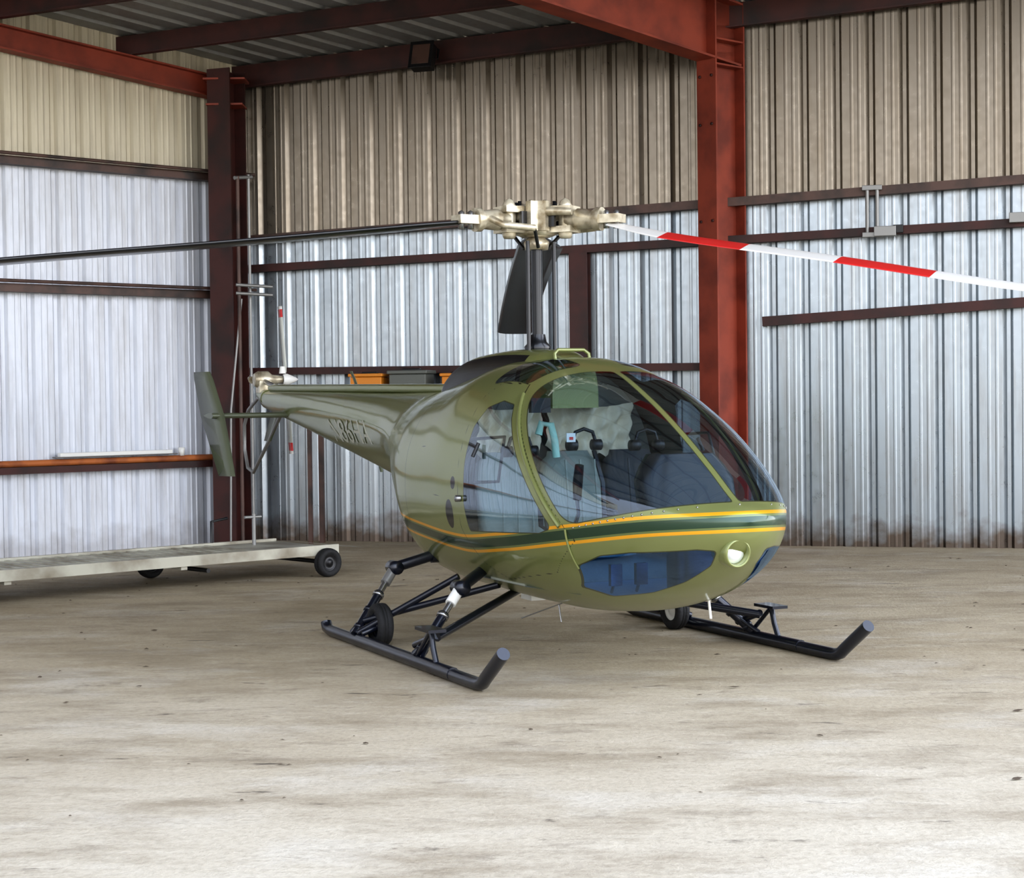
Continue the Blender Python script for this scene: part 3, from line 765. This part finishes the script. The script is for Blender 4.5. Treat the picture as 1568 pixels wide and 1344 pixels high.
for yc in (-.44, 0, .44):
    ms = M_seatd if yc > .3 else M_seat
    rg = []
    for i in range(18):
        k = i/17; z = .72+k*.53; t = .54-.12*k
        hw = .21*(1-.25*max(0, (k-.6)/.4)**2); th_ = .08*(1-.25*k)
        if k > .9: hw *= .85; th_ *= .7
        bul = .015*math.sin(k*9)
        rg.append([(t+th_*np.sign(math.cos(a))*abs(math.cos(a))**.6+bul*(math.cos(a) > 0), yc+hw*np.sign(math.sin(a))*abs(math.sin(a))**.6, z) for a in [2*math.pi*q/20 for q in range(20)]])
    b.rings(rg, ms)
    rg = []
    for i in range(10):
        k = i/9; t = .45+k*.55; hw = .21; hh = .06
        rg.append([(t, yc+hw*np.sign(math.cos(a))*abs(math.cos(a))**.6, .68+.03*math.sin(k*3.1)+hh*np.sign(math.sin(a))*abs(math.sin(a))**.6) for a in [2*math.pi*q/20 for q in range(20)]])
    b.rings(rg, ms)
    for q in (-.1, .0, .1): b.tube([(.60, yc+q, 1.2), (.635, yc+q, .95), (.64, yc+q, .76)], .008, ms, 6)
b.box((.7, 0, .55), (.5, 1.1, .16), M_seat)
b.obj('seats', HEL, bevel=.02)
b = MB()
for yc in (-.30, .14):
    b.tube([(.52, yc, 1.25), (.64, yc, 1.05), (.66, yc, .80), (.8, yc*.95, .76)], .018, M_blk, 6, squash=.3)
M_mint = mat('mint_plastic', srgb(168, 204, 184), .5)
for yc, zc in ((-.42, 1.30), (.02, 1.33), (.46, 1.32)):
    b.tube([(.62, yc-.08, zc-.02), (.62, yc-.06, zc+.04), (.62, yc, zc+.06), (.62, yc+.06, zc+.04), (.62, yc+.08, zc-.02)], .012, M_blk, 8)
    for q in (-.085, .085): b.lathe([(-.03, .001), (-.03, .035), (.03, .035), (.03, .001)], (.62, yc+q, zc-.04), (0, 1, 0), M_blk, 14)
b.tube([(.68, -.20, 1.22), (.68, -.21, 1.32), (.67, -.23, 1.42), (.66, -.29, 1.43), (.66, -.31, 1.36)], .024, M_mint, 8)
b.box((.72, -.12, 1.34), (.01, .06, .055), M_white); b.box((.727, -.12, 1.335), (.004, .025, .018), M_bred)
b.box((.66, -.30, 1.54), (.04, .13, .09), M_blk)
b.obj('cabin_equipment', HEL)
b = MB(); rg = []
for i in range(12):
    k = i/11; z = .46+k*.80
    hw = .13+.17*min(1, max(0, (k-.35)/.25)); hw *= (1-.35*max(0, k-.85)/.15)
    t0 = 1.80-.02*k-.20*max(0, k-.5); dep = .10
    rg.append([(t0+dep*np.sign(math.cos(a))*abs(math.cos(a))**.5, .10+hw*np.sign(math.sin(a))*abs(math.sin(a))**.5, z) for a in [2*math.pi*q/24 for q in range(24)]])
b.rings(rg, M_pan)
M_dial = mat('dial_face', srgb(60, 62, 66), .3)
for i in range(3):
    for j in range(2): b.lathe([(0, .035), (-.012, .04), (-.012, .001)], (1.60, -.06+.15*i, 1.02+.12*j), (1, 0, .2), M_dial, 18)
for yc in (-.42, .42):
    b.tube([(1.15, yc, .46), (1.25, yc, .7), (1.42, yc, .92), (1.40, yc, 1.02), (1.42, yc, 1.08)], .012, M_steel, 8)
    b.tube([(1.405, yc, 1.00), (1.415, yc, 1.10), (1.44, yc, 1.20)], [.024, .03, .026], M_blk, 10)
    for q in (-.08, .08): b.box((1.78, yc*.7+q, .60), (.03, .07, .12), M_steel); b.tube([(1.78, yc*.7+q, .59), (1.65, yc*.6+q, .49)], .01, M_steel, 6)
b.obj('instrument_panel', HEL)

# ------------------------------------------------------------------ lights
w = D.worlds.new('World'); scene.world = w; w.use_nodes = True; nt = w.node_tree
bg = nt.nodes['Background']; tc = nt.nodes.new('ShaderNodeTexCoord'); sp = nt.nodes.new('ShaderNodeSeparateXYZ')
nt.links.new(tc.outputs['Generated'], sp.inputs[0])
cr = nt.nodes.new('ShaderNodeValToRGB'); cr.color_ramp.elements[0].position = 0; cr.color_ramp.elements[0].color = (.30, .28, .24, 1)
cr.color_ramp.elements[1].position = 1; cr.color_ramp.elements[1].color = (.62, .74, 1, 1)
e = cr.color_ramp.elements.new(.02); e.color = (.98, .98, 1, 1)
nt.links.new(sp.outputs['Z'], cr.inputs[0]); nt.links.new(cr.outputs[0], bg.inputs['Color'])
ma = nt.nodes.new('ShaderNodeMapRange'); ma.inputs[1].default_value = -1; ma.inputs[2].default_value = 1
ma.inputs[3].default_value = 1.2; ma.inputs[4].default_value = 5.4
nt.links.new(sp.outputs['X'], ma.inputs[0]); nt.links.new(ma.outputs[0], bg.inputs['Strength'])
sl = D.lights.new('sun', 'SUN'); sl.energy = 5; sl.angle = .01; sl.color = (1, .95, .86)
so = D.objects.new('sun', sl); COL.objects.link(so)
so.rotation_euler = Vector((-.15, -.75, -1)).to_track_quat('-Z', 'Y').to_euler()
scene.view_settings.view_transform = 'Standard'
try: scene.view_settings.look = 'Medium High Contrast'
except Exception: pass
scene.view_settings.exposure = .12

# ------------------------------------------------------------------ camera
cam = D.cameras.new('camera'); co = D.objects.new('camera', cam); COL.objects.link(co)
cam.sensor_fit = 'HORIZONTAL'; cam.sensor_width = 36; cam.lens = 36*2700/1568
pitch = math.atan(61/2700)
R = Matrix.Rotation(math.pi/2-pitch, 4, 'X') @ Matrix.Rotation(-.012, 4, 'Z')
co.matrix_world = Matrix.Translation((0, 0, 1.58)) @ R
cam.clip_end = 200
scene.camera = co
